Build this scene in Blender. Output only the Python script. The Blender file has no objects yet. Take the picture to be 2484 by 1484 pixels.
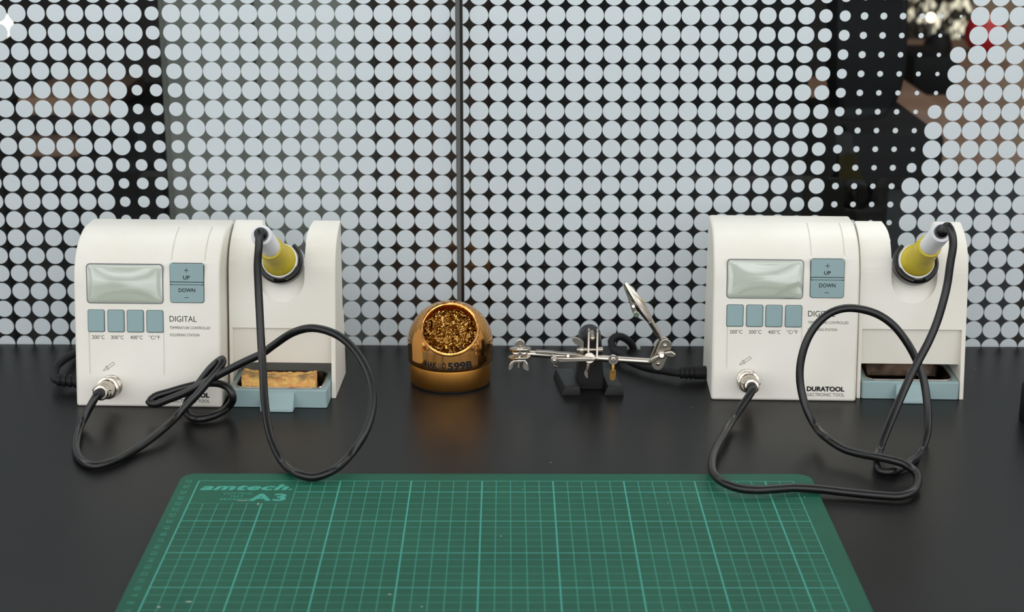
import bpy, bmesh, math, random
from mathutils import Vector, Matrix, noise
C = bpy.context.scene.collection
SC = bpy.context.scene
PI = math.pi
random.seed(7)
TZ = 0.75            # height of the table top; all lengths below are millimetres above it

# ------------------------------------------------------------------ camera
CF, CT, CY, CR, CH = 4033.13, .28590, -.00136, .00224, 453.58
def ray(u, v):
    u -= 1242; v -= 742
    u, v = u*math.cos(CR)+v*math.sin(CR), -u*math.sin(CR)+v*math.cos(CR)
    x = u/CF; up = -v/CF
    Y = math.cos(CT)+up*math.sin(CT); z = -math.sin(CT)+up*math.cos(CT)
    return Vector((x*math.cos(CY)+Y*math.sin(CY), -x*math.sin(CY)+Y*math.cos(CY), z))
def Pz(u, v, z=0.0):                   # measured point at a known height
    d = ray(u, v); return Vector((0, 0, CH))+d*((z-CH)/d.z)
def Py(u, v, Y):                       # measured point at a known distance
    d = ray(u, v); return Vector((0, 0, CH))+d*(Y/d.y)
cam_d = bpy.data.cameras.new('camera'); cam = bpy.data.objects.new('camera', cam_d); C.objects.link(cam)
cam_d.sensor_width = 36; cam_d.lens = 36*CF/2484; cam_d.clip_start = .02
cam.matrix_world = (Matrix.Translation((0, 0, TZ+CH/1000)) @ Matrix.Rotation(-CY, 4, 'Z')
                    @ Matrix.Rotation(PI/2-CT, 4, 'X') @ Matrix.Rotation(CR, 4, 'Z'))
cam_d.dof.use_dof = True; cam_d.dof.focus_distance = 1.27; cam_d.dof.aperture_fstop = 10.5
SC.camera = cam
SC.view_settings.view_transform = 'Standard'; SC.view_settings.look = 'None'
SC.view_settings.gamma = 1; SC.view_settings.exposure = 0.0; SC.view_settings.use_curve_mapping = False

# ------------------------------------------------------------------ world: cloudy daylight from the window side behind the camera
w = bpy.data.worlds.new('World'); SC.world = w; w.use_nodes = True
nt = w.node_tree; nd = nt.nodes; lk = nt.links
for n_ in list(nd): nd.remove(n_)
tc = nd.new('ShaderNodeTexCoord'); sx = nd.new('ShaderNodeSeparateXYZ'); lk.new(tc.outputs['Generated'], sx.inputs[0])
def ramp(src, pts):
    r = nd.new('ShaderNodeValToRGB'); e = r.color_ramp.elements
    e[0].position, e[0].color = pts[0][0], (pts[0][1],)*3+(1,)
    e[1].position, e[1].color = pts[-1][0], (pts[-1][1],)*3+(1,)
    for p, c in pts[1:-1]:
        k = e.new(p); k.color = (c,)*3+(1,)
    lk.new(src, r.inputs[0]); return r.outputs[0]
def mth(op, a, b):
    m = nd.new('ShaderNodeMath'); m.operation = op
    for i, s in enumerate((a, b)):
        if isinstance(s, (int, float)): m.inputs[i].default_value = s
        else: lk.new(s, m.inputs[i])
    return m.outputs[0]
mz = mth('MULTIPLY_ADD', sx.outputs[2], .5); nd[-1].inputs[2].default_value = .5
my = mth('MULTIPLY_ADD', sx.outputs[1], .5); nd[-1].inputs[2].default_value = .5
elev = ramp(mz, [(.47, .05), (.53, .85), (.72, 1.15), (.86, .45), (1, .06)])
azim = ramp(my, [(.02, 1.0), (.35, .75), (.6, .30), (1, .12)])
nz = nd.new('ShaderNodeTexNoise'); nz.inputs['Scale'].default_value = 5.5; nz.inputs['Detail'].default_value = 5
mp = nd.new('ShaderNodeMapping'); mp.inputs['Scale'].default_value = (1, 1, 3.2); lk.new(tc.outputs['Generated'], mp.inputs[0]); lk.new(mp.outputs[0], nz.inputs['Vector'])
cl = ramp(nz.outputs[0], [(.42, .45), (.6, 1.55)])
stv = mth('MULTIPLY', mth('MULTIPLY', elev, azim), cl)
bg = nd.new('ShaderNodeBackground'); bg.inputs[0].default_value = (.97, .985, 1, 1)
lk.new(mth('MULTIPLY', stv, 2.35), bg.inputs[1])
wo = nd.new('ShaderNodeOutputWorld'); lk.new(bg.outputs[0], wo.inputs[0])

def area(name, loc, target, sx_, sy_, energy, col=(1, 1, 1)):
    l = bpy.data.lights.new(name, 'AREA'); l.shape = 'RECTANGLE'; l.size = sx_; l.size_y = sy_; l.energy = energy; l.color = col
    o = bpy.data.objects.new(name, l); C.objects.link(o); o.location = loc
    o.rotation_euler = (Vector(target)-Vector(loc)).to_track_quat('-Z', 'Y').to_euler(); return o
area('ceiling_light_over_bench', (.25, 1.25, 2.55), (.1, 1.1, .75), .7, .35, 1, (1, .95, .88))
area('added_dot_backlight', (0.2, 1.57, TZ+.62), (.2, 1.50, TZ+.1), 4.2, .12, 14.5, (.95, .98, 1))  # added lamp behind the glass, placed to brighten the dots towards the top
area('back_room_light', (1.5, 3.0, 2.7), (1.2, 3.4, .3), 1.2, .8, 16, (1, .9, .8))

# ------------------------------------------------------------------ materials
def lin(c):
    return tuple(((x/255)/12.92 if x/255 <= .04045 else ((x/255+.055)/1.055)**2.4) for x in c)+(1,)
MC = {}
def mat(name, c, rough=.5, metal=0., spec=.5, bump=0, bscale=400, c2=None, cscale=60, coat=0, lo=.4, hi=.6, trans=0, emit=0, aniso=0):
    if name in MC: return MC[name]
    m = bpy.data.materials.new(name); m.use_nodes = True; t = m.node_tree; b = t.nodes['Principled BSDF']
    b.inputs['Base Color'].default_value = lin(c); b.inputs['Roughness'].default_value = rough
    b.inputs['Metallic'].default_value = metal; b.inputs['Specular IOR Level'].default_value = spec
    b.inputs['Coat Weight'].default_value = coat; b.inputs['Coat Roughness'].default_value = .03
    if aniso: b.inputs['Anisotropic'].default_value = aniso
    if emit: b.inputs['Emission Color'].default_value = lin(c); b.inputs['Emission Strength'].default_value = emit
    g = t.nodes.new('ShaderNodeTexCoord')
    if c2:
        n = t.nodes.new('ShaderNodeTexNoise'); n.inputs['Scale'].default_value = cscale; n.inputs['Detail'].default_value = 4
        t.links.new(g.outputs['Object'], n.inputs['Vector'])
        r = t.nodes.new('ShaderNodeValToRGB'); r.color_ramp.elements[0].position = lo; r.color_ramp.elements[1].position = hi
        r.color_ramp.elements[0].color = lin(c); r.color_ramp.elements[1].color = lin(c2)
        t.links.new(n.outputs[0], r.inputs[0]); t.links.new(r.outputs[0], b.inputs['Base Color'])
    if bump:
        n = t.nodes.new('ShaderNodeTexNoise'); n.inputs['Scale'].default_value = bscale; n.inputs['Detail'].default_value = 3
        t.links.new(g.outputs['Object'], n.inputs['Vector'])
        u = t.nodes.new('ShaderNodeBump'); u.inputs['Strength'].default_value = bump; u.inputs['Distance'].default_value = .001
        t.links.new(n.outputs[0], u.inputs['Height']); t.links.new(u.outputs[0], b.inputs['Normal'])
    MC[name] = m; return m
IVORY = mat('ivory_plastic', (236, 232, 222), .42, spec=.4, bump=.05, bscale=900, c2=(230, 225, 212), cscale=9)
TEAL = mat('grey_blue_plastic', (152, 175, 176), .38, spec=.45)
TEALB = mat('grey_blue_button', (140, 165, 167), .35, spec=.45)
INK = mat('printed_ink', (30, 30, 32), .6, spec=.2)
BLACKM = mat('glossy_black_plastic', (18, 18, 18), .28)
CABLE = mat('black_cable_rubber', (11, 11, 12), .3, spec=.5, bump=.06, bscale=300, c2=(20, 19, 19), cscale=25)
CORD = mat('dull_black_cord', (22, 22, 23), .55, spec=.3)
CHROME = mat('nickel_metal', (205, 196, 184), .15, 1)
CHROMER = mat('satin_nickel', (180, 172, 160), .28, 1)
BRASSEDGE = mat('worn_brass_edge', (190, 145, 80), .35, 1)
GOLD = mat('polished_gold', (242, 174, 98), .08, 1)
GOLDS = mat('satin_gold', (208, 146, 70), .4, 1, aniso=.3)
WOOL = mat('brass_wool', (218, 174, 98), .22, 1)
CAST = mat('black_cast_iron', (7, 7, 8), .14, spec=.5, bump=.9, bscale=2200)
CASTS = mat('black_painted_iron', (9, 9, 10), .22, spec=.4, bump=.5, bscale=2200)
WHITEP = mat('white_handle_plastic', (240, 240, 242), .3)
YELLOW = mat('yellow_grip_rubber', (218, 195, 40), .5, c2=(205, 180, 35), cscale=60)
STEELD = mat('stained_steel_dish', (62, 50, 40), .25, .9, c2=(34, 25, 18), cscale=70)
LCD = mat('lcd_glass', (176, 184, 168), .08, spec=.9, coat=1)
BEZEL = mat('clear_grey_bezel', (96, 97, 100), .15, spec=.8, coat=.6)
SPONGE = mat('yellow_sponge', (240, 198, 118), .9, spec=.1, bump=1.0, bscale=500, c2=(240, 170, 104), cscale=230)
DOT = mat('frosted_vinyl', (234, 242, 246), .55, spec=.25)
t = DOT.node_tree; b = t.nodes['Principled BSDF']; tl = t.nodes.new('ShaderNodeBsdfTranslucent'); tl.inputs[0].default_value = lin((238, 244, 248)); mi = t.nodes.new('ShaderNodeMixShader'); mi.inputs[0].default_value = .45
t.links.new(b.outputs[0], mi.inputs[1]); t.links.new(tl.outputs[0], mi.inputs[2]); t.links.new(mi.outputs[0], t.nodes['Material Output'].inputs[0])
SEAM = mat('dark_seam_strip', (92, 92, 89), .5)
DARKW = mat('dark_wall_paint', (52, 50, 48), .8)
GREYG = mat('grey_green_paint', (100, 101, 96), .7, bump=.1, bscale=60, c2=(88, 89, 84), cscale=5)
BROWN = mat('brown_wood', (86, 62, 48), .5, c2=(66, 46, 34), cscale=9)
BEIGE = mat('beige_board', (150, 120, 104), .7, c2=(136, 106, 90), cscale=6)
CARTON = mat('brown_cardboard', (128, 98, 80), .8)
BLACKW = mat('matt_black_laminate', (14, 14, 16), .6, spec=.15)
REDM = mat('red_rubber', (196, 34, 44), .4)
LAMPM = mat('lit_lamp', (255, 244, 220), .5, emit=4)

# table top: black laminate with dust specks
TABLE = bpy.data.materials.new('black_table_laminate'); TABLE.use_nodes = True
t = TABLE.node_tree; b = t.nodes['Principled BSDF']; g = t.nodes.new('ShaderNodeTexCoord')
b.inputs['Roughness'].default_value = .32; b.inputs['Specular IOR Level'].default_value = .2
n1 = t.nodes.new('ShaderNodeTexNoise'); n1.inputs['Scale'].default_value = 7; n1.inputs['Detail'].default_value = 6; t.links.new(g.outputs['Object'], n1.inputs['Vector'])
r1 = t.nodes.new('ShaderNodeValToRGB'); r1.color_ramp.elements[0].color = lin((22, 22, 23)); r1.color_ramp.elements[1].color = lin((29, 27, 26)); t.links.new(n1.outputs[0], r1.inputs[0])
v1 = t.nodes.new('ShaderNodeTexVoronoi'); v1.inputs['Scale'].default_value = 38; t.links.new(g.outputs['Object'], v1.inputs['Vector'])
r2 = t.nodes.new('ShaderNodeValToRGB'); r2.color_ramp.elements[0].position = .02; r2.color_ramp.elements[0].color = (1, 1, 1, 1); r2.color_ramp.elements[1].position = .035; r2.color_ramp.elements[1].color = (0, 0, 0, 1)
t.links.new(v1.outputs['Distance'], r2.inputs[0])
n3 = t.nodes.new('ShaderNodeTexWhiteNoise'); t.links.new(v1.outputs['Position'], n3.inputs['Vector'])
r3 = t.nodes.new('ShaderNodeValToRGB'); r3.color_ramp.elements[0].position = .55; r3.color_ramp.elements[1].position = 1.0; t.links.new(n3.outputs['Value'], r3.inputs[0])
mu = t.nodes.new('ShaderNodeMath'); mu.operation = 'MULTIPLY'; t.links.new(r2.outputs[0], mu.inputs[0]); t.links.new(r3.outputs[0], mu.inputs[1])
mx = t.nodes.new('ShaderNodeMixRGB'); t.links.new(mu.outputs[0], mx.inputs[0]); t.links.new(r1.outputs[0], mx.inputs[1]); mx.inputs[2].default_value = lin((190, 188, 182))
t.links.new(mx.outputs[0], b.inputs['Base Color'])
n4 = t.nodes.new('ShaderNodeTexNoise'); n4.inputs['Scale'].default_value = 900; t.links.new(g.outputs['Object'], n4.inputs['Vector'])
bp = t.nodes.new('ShaderNodeBump'); bp.inputs['Strength'].default_value = .12; bp.inputs['Distance'].default_value = .001
t.links.new(n4.outputs[0], bp.inputs['Height']); t.links.new(bp.outputs[0], b.inputs['Normal'])

# thin glass pane
GLASS = bpy.data.materials.new('window_glass'); GLASS.use_nodes = True
t = GLASS.node_tree; t.nodes.remove(t.nodes['Principled BSDF']); out = t.nodes['Material Output']
tr = t.nodes.new('ShaderNodeBsdfTransparent'); tr.inputs[0].default_value = (.93, .95, .94, 1)
gl = t.nodes.new('ShaderNodeBsdfGlossy'); gl.inputs['Roughness'].default_value = .01
fr = t.nodes.new('ShaderNodeFresnel'); fr.inputs[0].default_value = 1.4
ge = t.nodes.new('ShaderNodeNewGeometry'); sb = t.nodes.new('ShaderNodeMath'); sb.operation = 'SUBTRACT'; sb.inputs[0].default_value = 1; t.links.new(ge.outputs['Backfacing'], sb.inputs[1])
ml = t.nodes.new('ShaderNodeMath'); ml.operation = 'MULTIPLY'; t.links.new(fr.outputs[0], ml.inputs[0]); t.links.new(sb.outputs[0], ml.inputs[1])
mi = t.nodes.new('ShaderNodeMixShader'); t.links.new(ml.outputs[0], mi.inputs[0]); t.links.new(tr.outputs[0], mi.inputs[1]); t.links.new(gl.outputs[0], mi.inputs[2]); t.links.new(mi.outputs[0], out.inputs[0])

MATG = mat('green_mat_vinyl', (28, 90, 70), .5, spec=.2, bump=.12, bscale=1200, c2=(33, 96, 75), cscale=14)
MATL = mat('mat_print', (76, 168, 150), .5, spec=.2)
MATS = mat('mat_print_dull', (64, 146, 128), .5, spec=.2)
SPECK = mat('pale_scratch', (190, 196, 180), .7)

# ------------------------------------------------------------------ helpers
ORG = {}
def link(o, parent=None):
    C.objects.link(o)
    if parent: o.parent = parent
    return o
def tag(o, label=None, cat=None, group=None, kind=None):
    if label: o['label'] = label
    if cat: o['category'] = cat
    if group: o['group'] = group
    if kind: o['kind'] = kind
    return o
def thing(name, loc, label, cat, rz=0, group=None):      # loc in mm
    o = bpy.data.objects.new(name, None); C.objects.link(o); o.empty_display_size = .02
    o.location = (loc[0]/1000, loc[1]/1000, TZ+loc[2]/1000); o.rotation_euler = (0, 0, rz)
    ORG[o.name] = (Vector(loc), rz)
    return tag(o, label, cat, group)
def root(o):
    while o.parent: o = o.parent
    return o
class M:                                                  # collects shapes in mm
    def __init__(s): s.v = []; s.f = []; s.m = []
    def add(s, v, f, mi=0):
        k = len(s.v); s.v += [Vector(p) for p in v]; s.f += [tuple(i+k for i in q) for q in f]; s.m += [mi]*len(f); return s
    def xf(s, fn): s.v = [Vector(fn(p)) for p in s.v]; return s
    def box(s, x0, x1, y0, y1, z0, z1, mi=0):
        v = [(x, y, z) for z in (z0, z1) for y in (y0, y1) for x in (x0, x1)]
        return s.add(v, [(0, 2, 3, 1), (4, 5, 7, 6), (0, 1, 5, 4), (2, 6, 7, 3), (0, 4, 6, 2), (1, 3, 7, 5)], mi)
    def loft(s, loops, cap=True, close=True, mi=0):
        n = len(loops[0]); v = [p for L in loops for p in L]; f = []
        for k in range(len(loops)-1):
            for i in range(n if close else n-1):
                j = (i+1) % n; f.append((k*n+i, k*n+j, (k+1)*n+j, (k+1)*n+i))
        if cap: f.append(tuple(range(n))[::-1]); f.append(tuple((len(loops)-1)*n+i for i in range(n)))
        return s.add(v, f, mi)
    def lathe(s, prof, org, axis, n=32, mi=0, cap=True):  # prof: (r, h) along the axis
        ax = Vector(axis).normalized(); q = ax.to_track_quat('Z', 'Y'); o = Vector(org)
        L = [[o+q @ Vector((r*math.cos(2*PI*i/n), r*math.sin(2*PI*i/n), h)) for i in range(n)] for r, h in prof]
        return s.loft(L, cap=cap, mi=mi)
    def tube(s, pts, r, n=14, mi=0, cap=True):
        pts = [Vector(p) for p in pts]; rs = r if isinstance(r, (list, tuple)) else [r]*len(pts)
        T = [(pts[min(i+1, len(pts)-1)]-pts[max(i-1, 0)]).normalized() for i in range(len(pts))]
        nrm = T[0].orthogonal().normalized(); L = []
        for i, p in enumerate(pts):
            nrm = (nrm-T[i]*nrm.dot(T[i])).normalized(); bi = T[i].cross(nrm)
            L.append([p+(nrm*math.cos(2*PI*k/n)+bi*math.sin(2*PI*k/n))*rs[i] for k in range(n)])
        return s.loft(L, cap=cap, mi=mi)
    def sphere(s, c, r, n=20, sc=(1, 1, 1), mi=0):
        c = Vector(c); L = []
        for k in range(1, n//2):
            a = PI*k/(n//2)
            L.append([c+Vector((r*sc[0]*math.sin(a)*math.cos(2*PI*i/n), r*sc[1]*math.sin(a)*math.sin(2*PI*i/n), -r*sc[2]*math.cos(a))) for i in range(n)])
        return s.loft(L, mi=mi)
    def rslab(s, x0, x1, s0, s1, r, n0, n1, bev=.4, mi=0):  # rounded slab in x / s, thickness along n
        def lp(d, n):
            o = []
            for cx, cy, a0 in ((x1-r, s1-r, 0), (x0+r, s1-r, 90), (x0+r, s0+r, 180), (x1-r, s0+r, 270)):
                for k in range(7):
                    a = math.radians(a0+15*k); rr = max(r-d, .01); o.append((cx+rr*math.cos(a), cy+rr*math.sin(a), n))
            return o
        return s.loft([lp(0, n0), lp(0, n1-bev), lp(bev*.35, n1-bev*.35), lp(bev, n1)], mi=mi)
def spline(pts, step=3.0):
    pts = [Vector(p) for p in pts]; P = [pts[0]*2-pts[1]]+pts+[pts[-1]*2-pts[-2]]; o = []
    for i in range(1, len(P)-2):
        a, b_, c, d = P[i-1], P[i], P[i+1], P[i+2]; n = max(2, int((c-b_).length/step))
        t0, t1, t2, t3 = 0., 0., 0., 0.
        k0 = max((b_-a).length, 1e-3)**.5; k1 = max((c-b_).length, 1e-3)**.5; k2 = max((d-c).length, 1e-3)**.5
        t1 = k0; t2 = t1+k1; t3 = t2+k2
        for j in range(n):
            t = t1+(t2-t1)*j/n
            A1 = a*((t1-t)/(t1-t0))+b_*((t-t0)/(t1-t0)); A2 = b_*((t2-t)/(t2-t1))+c*((t-t1)/(t2-t1)); A3 = c*((t3-t)/(t3-t2))+d*((t-t2)/(t3-t2))
            B1 = A1*((t2-t)/(t2-t0))+A2*((t-t0)/(t2-t0)); B2 = A2*((t3-t)/(t3-t1))+A3*((t-t1)/(t3-t1))
            o.append(B1*((t2-t)/(t2-t1))+B2*((t-t1)/(t2-t1)))
    o.append(pts[-1]); return o
def mesh_of(m, name, world_root=None):
    vs = m.v
    if world_root is not None:
        o, rz = ORG[world_root.name]; R = Matrix.Rotation(-rz, 3, 'Z'); vs = [R @ (p-o) for p in vs]
    me = bpy.data.meshes.new(name); me.from_pydata([tuple(p/1000) for p in vs], [], m.f)
    me.polygons.foreach_set('material_index', m.m)
    bm = bmesh.new(); bm.from_mesh(me); bmesh.ops.recalc_face_normals(bm, faces=bm.faces); bm.to_mesh(me); bm.free()
    return me
def finish(me, mats, ang=38):
    for k in (mats if isinstance(mats, (list, tuple)) else [mats]): me.materials.append(k)
    me.polygons.foreach_set('use_smooth', [True]*len(me.polygons)); me.set_sharp_from_angle(angle=math.radians(ang))
    for p_ in me.polygons:
        if len(p_.vertices) > 4: p_.use_smooth = False
    me.update()
def part(name, m, mats, parent, world=False, ang=38, label=None, bevel=0):
    me = mesh_of(m, name, root(parent) if world else None)
    o = bpy.data.objects.new(name, me)
    if bevel: me = modded(o, [('BEVEL', dict(width=bevel/1000, segments=2, limit_method='ANGLE', angle_limit=math.radians(40)))]); me.name = name
    finish(me, mats, ang); o.data = me; link(o, parent)
    if label: o['label'] = label
    return o
def solo(name, m, mats, label=None, cat=None, kind=None, group=None, ang=38, base=None, bevel=0):   # a thing that is one mesh
    c = Vector(base) if base is not None else Vector((0, 0, 0))
    m.v = [p-c for p in m.v]; me = mesh_of(m, name); o = bpy.data.objects.new(name, me)
    if bevel: me = modded(o, [('BEVEL', dict(width=bevel/1000, segments=2, limit_method='ANGLE', angle_limit=math.radians(40)))]); me.name = name; o.data = me
    finish(me, mats, ang); C.objects.link(o); o.location = (c.x/1000, c.y/1000, TZ+c.z/1000)
    ORG[o.name] = (c, 0)
    return tag(o, label, cat, group, kind)
def modded(o, mods):                                      # evaluate modifiers on an unlinked object
    C.objects.link(o); made = []
    for typ, kw in mods:
        md = o.modifiers.new(typ, typ)
        for k, v in kw.items(): setattr(md, k, v)
    dg = bpy.context.evaluated_depsgraph_get(); dg.update()
    me = bpy.data.meshes.new_from_object(o.evaluated_get(dg)); o.modifiers.clear(); C.objects.unlink(o); o.data = me
    return me
def cut(base_me, cutters, pre=None):
    o = bpy.data.objects.new('tmp', base_me); me = base_me
    if pre: me = modded(o, pre)
    for c in cutters:
        co = bpy.data.objects.new('tmpc', mesh_of(c, 'tmpc')); C.objects.link(co)
        me = modded(o, [('BOOLEAN', dict(operation='DIFFERENCE', solver='EXACT', object=co))])
        C.objects.unlink(co); bpy.data.objects.remove(co)
    bpy.data.objects.remove(o); return me
def text_raw(txt, size, bold=0, sx_=1.0, shear=0.0, align='LEFT', depth=.06, space=1.0):   # in mm, flat in x / y, z up
    cu = bpy.data.curves.new('t', 'FONT'); cu.body = txt; cu.size = size; cu.offset = bold; cu.align_x = align; cu.shear = shear
    cu.space_character = space; cu.extrude = depth/2; cu.resolution_u = 4
    o = bpy.data.objects.new('t', cu); C.objects.link(o)
    dg = bpy.context.evaluated_depsgraph_get(); dg.update(); me = bpy.data.meshes.new_from_object(o.evaluated_get(dg))
    C.objects.unlink(o); bpy.data.objects.remove(o)
    m = M(); m.add([(p.co.x*sx_, p.co.y, p.co.z+depth/2) for p in me.vertices], [tuple(q.vertices) for q in me.polygons]); bpy.data.meshes.remove(me)
    return m
CAPH = None
def text_mesh(txt, h, bold=0, by=1.0, **k):                       # h is the cap height; bold letters are thickened evenly all round
    global CAPH
    if CAPH is None: q_ = text_raw('H', 10); CAPH = (max(p.y for p in q_.v)-min(p.y for p in q_.v))/10
    m = text_raw(txt, h/CAPH, **k)
    if bold:
        o = M()
        for i in range(8): o.add([(p.x+bold*math.cos(i*PI/4), p.y+bold*by*math.sin(i*PI/4), p.z+.012*i) for p in m.v], m.f)
        m = o
    return m
def fit_text(txt, x0, x1, h, **k):                        # text of cap height h spanning x0..x1, baseline at 0
    m = text_mesh(txt, h, **k); a = min(p.x for p in m.v); b_ = max(p.x for p in m.v)
    return m.xf(lambda p: (x0+(p.x-a)*(x1-x0)/(b_-a), p.y, p.z))

# ------------------------------------------------------------------ setting: floor, partition, back room
def struct(name, m, mats): return solo(name, m, mats, kind='structure')
struct('floor', M().box(-4000, 5000, -3000, 7000, -770, -750), mat('dark_carpet', (44, 43, 44), .9, bump=.3, bscale=300))
struct('wall_back', M().box(-4000, 5000, 6400, 6500, -750, 2100), DARKW)
struct('wall_left', M().box(-4000, -3900, 1500, 6400, -750, 2100), DARKW)
struct('wall_right', M().box(4900, 5000, 1500, 6400, -750, 2100), DARKW)
struct('ceiling', M().box(-4000, 5000, 1430, 6500, 2100, 2200), mat('ceiling_paint', (150, 150, 148), .9))
GY = 1421.0; SP = 16.331
seam_l = -50.3; seam_r = -44.6
struct('window_1', M().box(-3900, seam_l-.2, GY, GY+6, -750, 2100), GLASS)
struct('window_2', M().box(seam_r+.2, 4900, GY, GY+6, -750, 2100), GLASS)
struct('trim_1', M().box(seam_l, seam_l+3.4, GY-1.0, GY+7, -750, 2100, 0).box(seam_l+3.4, seam_r, GY-.2, GY+6.5, -750, 2100, 1), [SEAM, BLACKM])
RL = {0: {-6: .36}, 1: {-6: .36, -5: .455}, 2: {-7: .455, -6: .35, -5: .435}, 3: {-7: .36, -6: .34, -5: .41}, 4: {-7: .28, -6: .325, -5: .385},
      5: {-7: .275, -6: .335, -5: .37}, 6: {-7: .315, -6: .34, -5: .35}, 7: {-7: .31, -6: .34, -5: .35}, 8: {-8: .37, -7: .315, -6: .345, -5: .36},
      9: {-8: .28, -7: .315, -6: .355, -5: .37}}
for j in range(10, 20): RL[j] = {-8: .28, -7: .315, -6: .355, -5: .375}
RL[-1] = {-6: .36}
RR = [[54, 54, 55, 43, 35, 24, 22, 21, 18, 14, 9, 60], [54, 55, 56, 45, 35, 23, 21, 18, 17, 13, 9, 60], [56, 55, 55, 46, 34, 23, 20, 18, 16, 14, 52, 60],
      [57, 55, 55, 48, 32, 22, 19, 18, 16, 14, 58, 60], [56, 55, 55, 49, 32, 21, 18, 17, 15, 14, 58, 60], [56, 54, 54, 49, 31, 20, 19, 18, 15, 45, 59, 60],
      [56, 51, 54, 49, 30, 20, 18, 18, 17, 58, 60, 60], [56, 54, 53, 45, 29, 20, 19, 18, 15, 60, 60, 60], [56, 56, 49, 47, 26, 20, 18, 20, 32, 59, 60, 60],
      [55, 56, 44, 52, 22, 20, 18, 20, 58, 60, 60, 60], [55, 55, 48, 51, 21, 19, 18, 20, 58, 60, 60, 60], [55, 55, 48, 51, 21, 19, 18, 18, 58, 60, 60, 60]]
def dot_film(name, side):
    m = M(); ax, az, i0, i1 = ((-209.94, 293.41, -32, 10) if side == 'L' else (2.15, 292.63, -3, 60))
    for j in range(-26, 19):
        for i in range(i0, i1+1):
            x = ax+i*SP; z = az-j*SP
            if side == 'L': r = RL.get(j, RL[-1] if j < 0 else {}).get(i, .462 if i < -8 else (.475 if i < -4 else .489))
            else:
                q = RR[max(0, min(j, 11))]
                r = q[i-13]/123.5 if 13 <= i <= 24 else (.489 if i < 10 else .486 if i > 24 else (.485, .48, .465)[i-10])
            r *= SP; pts = []
            n = 36 if -2 <= j else 20
            for k in range(n):
                X = x+r*math.cos(2*PI*k/n)
                X = min(X, seam_l-.3) if side == 'L' else max(X, seam_r+.3)
                pts.append((X, z+r*math.sin(2*PI*k/n)))
            m.add([(a, GY-.2, c) for a, c in pts], [tuple(range(n))])
    return m
for nm, sd in (('window_1', 'L'), ('window_2', 'R')):
    part('dot_film', dot_film('dot_film', sd), DOT, bpy.data.objects[nm], world=True, label='pale grey vinyl film of round dots')

# ------------------------------------------------------------------ table
tb = thing('table', (0, 900, -750), 'wide black laminate table with dusty top standing against the dotted glass', 'table')
def tabletop():
    n0, n1, d = 101, 113, 10          # cable notch in the rear edge
    o = [(-1100, 150), (1100, 150), (1100, 1417.5), (n1, 1417.5), (n1, 1417.5-d), (n0, 1417.5-d), (n0, 1417.5), (-1100, 1417.5)]
    return M().loft([[(x, y, -28) for x, y in o], [(x, y, -.8) for x, y in o], [(x, y, 0) for x, y in o]])
part('tabletop', tabletop(), TABLE, tb, world=True)
for sx_ in (-1, 1):
    for y in (210, 1360):
        part('leg', M().box(sx_*1040-25, sx_*1040+25, y-25, y+25, -750, -28), BLACKW, tb, world=True)

# ------------------------------------------------------------------ cutting mat
MX, MY = -237.2, 1109.0
cm_ = M()
def matloop(d, z):
    o = []; r = 11-d
    for cx, cy, a0 in ((450-11, -11, 0), (11, -11, 90), (11, -300+11, 180), (450-11, -300+11, 270)):
        for k in range(9): a = math.radians(a0+11.25*k); o.append((cx+r*math.cos(a), cy+r*math.sin(a), z))
    return o
cm_.loft([matloop(0, 0), matloop(0, 1.6), matloop(.4, 2.0)])
GX0, GY0 = 14.2, -14.0
def ln(x0, y0, x1, y1, wd, mi=1):
    zt_ = 2.02+(.02 if mi == 1 else 0)
    if x0 == x1: cm_.box(x0-wd/2, x0+wd/2, y1, y0, 1.9, zt_+.01, mi)
    else: cm_.box(x0, x1, y0-wd/2, y0+wd/2, 1.9, zt_, mi)
for i in range(43):
    th = i % 5 == 0
    y0 = GY0-40 if 0 < i < 7 else GY0
    ln(GX0+i*10.03, y0, GX0+i*10.03, GY0-270, 1.0 if th else .62, 1 if th or i == 42 else 2)
for j in range(28):
    th = (27-j) % 5 == 0
    if j in (0,) or j >= 4: x0 = GX0
    else: x0 = GX0+70.2
    ln(x0, GY0-j*10, GX0+421.3, GY0-j*10, (.85 if th else .5) if j else .55, 1 if th or j == 0 else 2)
def put(m, x, y, rot=0, mi=1):
    c, s_ = math.cos(rot), math.sin(rot)
    m.xf(lambda p: (x+p.x*c-p.y*s_, y+p.x*s_+p.y*c, 1.95+p.z)); cm_.add(m.v, m.f, mi)
for k in range(27, 0, -1):
    m = text_mesh(str(k), 4.1, align='CENTER', depth=.08); put(m, GX0-9.2, GY0-(27-k)*10-.6, -PI/2, 2)
for k in range(1, 42):
    m = text_mesh(str(k), 3.6, align='CENTER', depth=.08); put(m, GX0+k*10.03, GY0-278, 0, 2)
put(fit_text('amtech', 0, 62, 9.6, bold=.7, by=.6, space=1.12, shear=.28, depth=.08), GX0+3.3, GY0-16.5)
put(fit_text('A3', 0, 25, 11.5, bold=.75, by=.7, space=1.15, depth=.08), GX0+40.5, GY0-35.3)
put(fit_text('CUTTING', 0, 20, 3.1, bold=.05, depth=.08), GX0+21, GY0-24.5, 0, 2)
put(fit_text('MAT', 0, 9, 3.1, bold=.05, depth=.08), GX0+26.8, GY0-29.6, 0, 2)
put(fit_text('45X30CM', 0, 22, 3.1, bold=.12, depth=.08), GX0+19.5, GY0-34.8, 0, 2)
cm_.add([(GX0+65.2, GY0-16.5, 2.03), (GX0+67.4, GY0-16.5, 2.03), (GX0+67.8, GY0-14.6, 2.03), (GX0+65.6, GY0-14.6, 2.03)], [(0, 1, 2, 3)], 1)
rot_m = math.radians(.28); cr_, sr_ = math.cos(rot_m), math.sin(rot_m)
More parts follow.
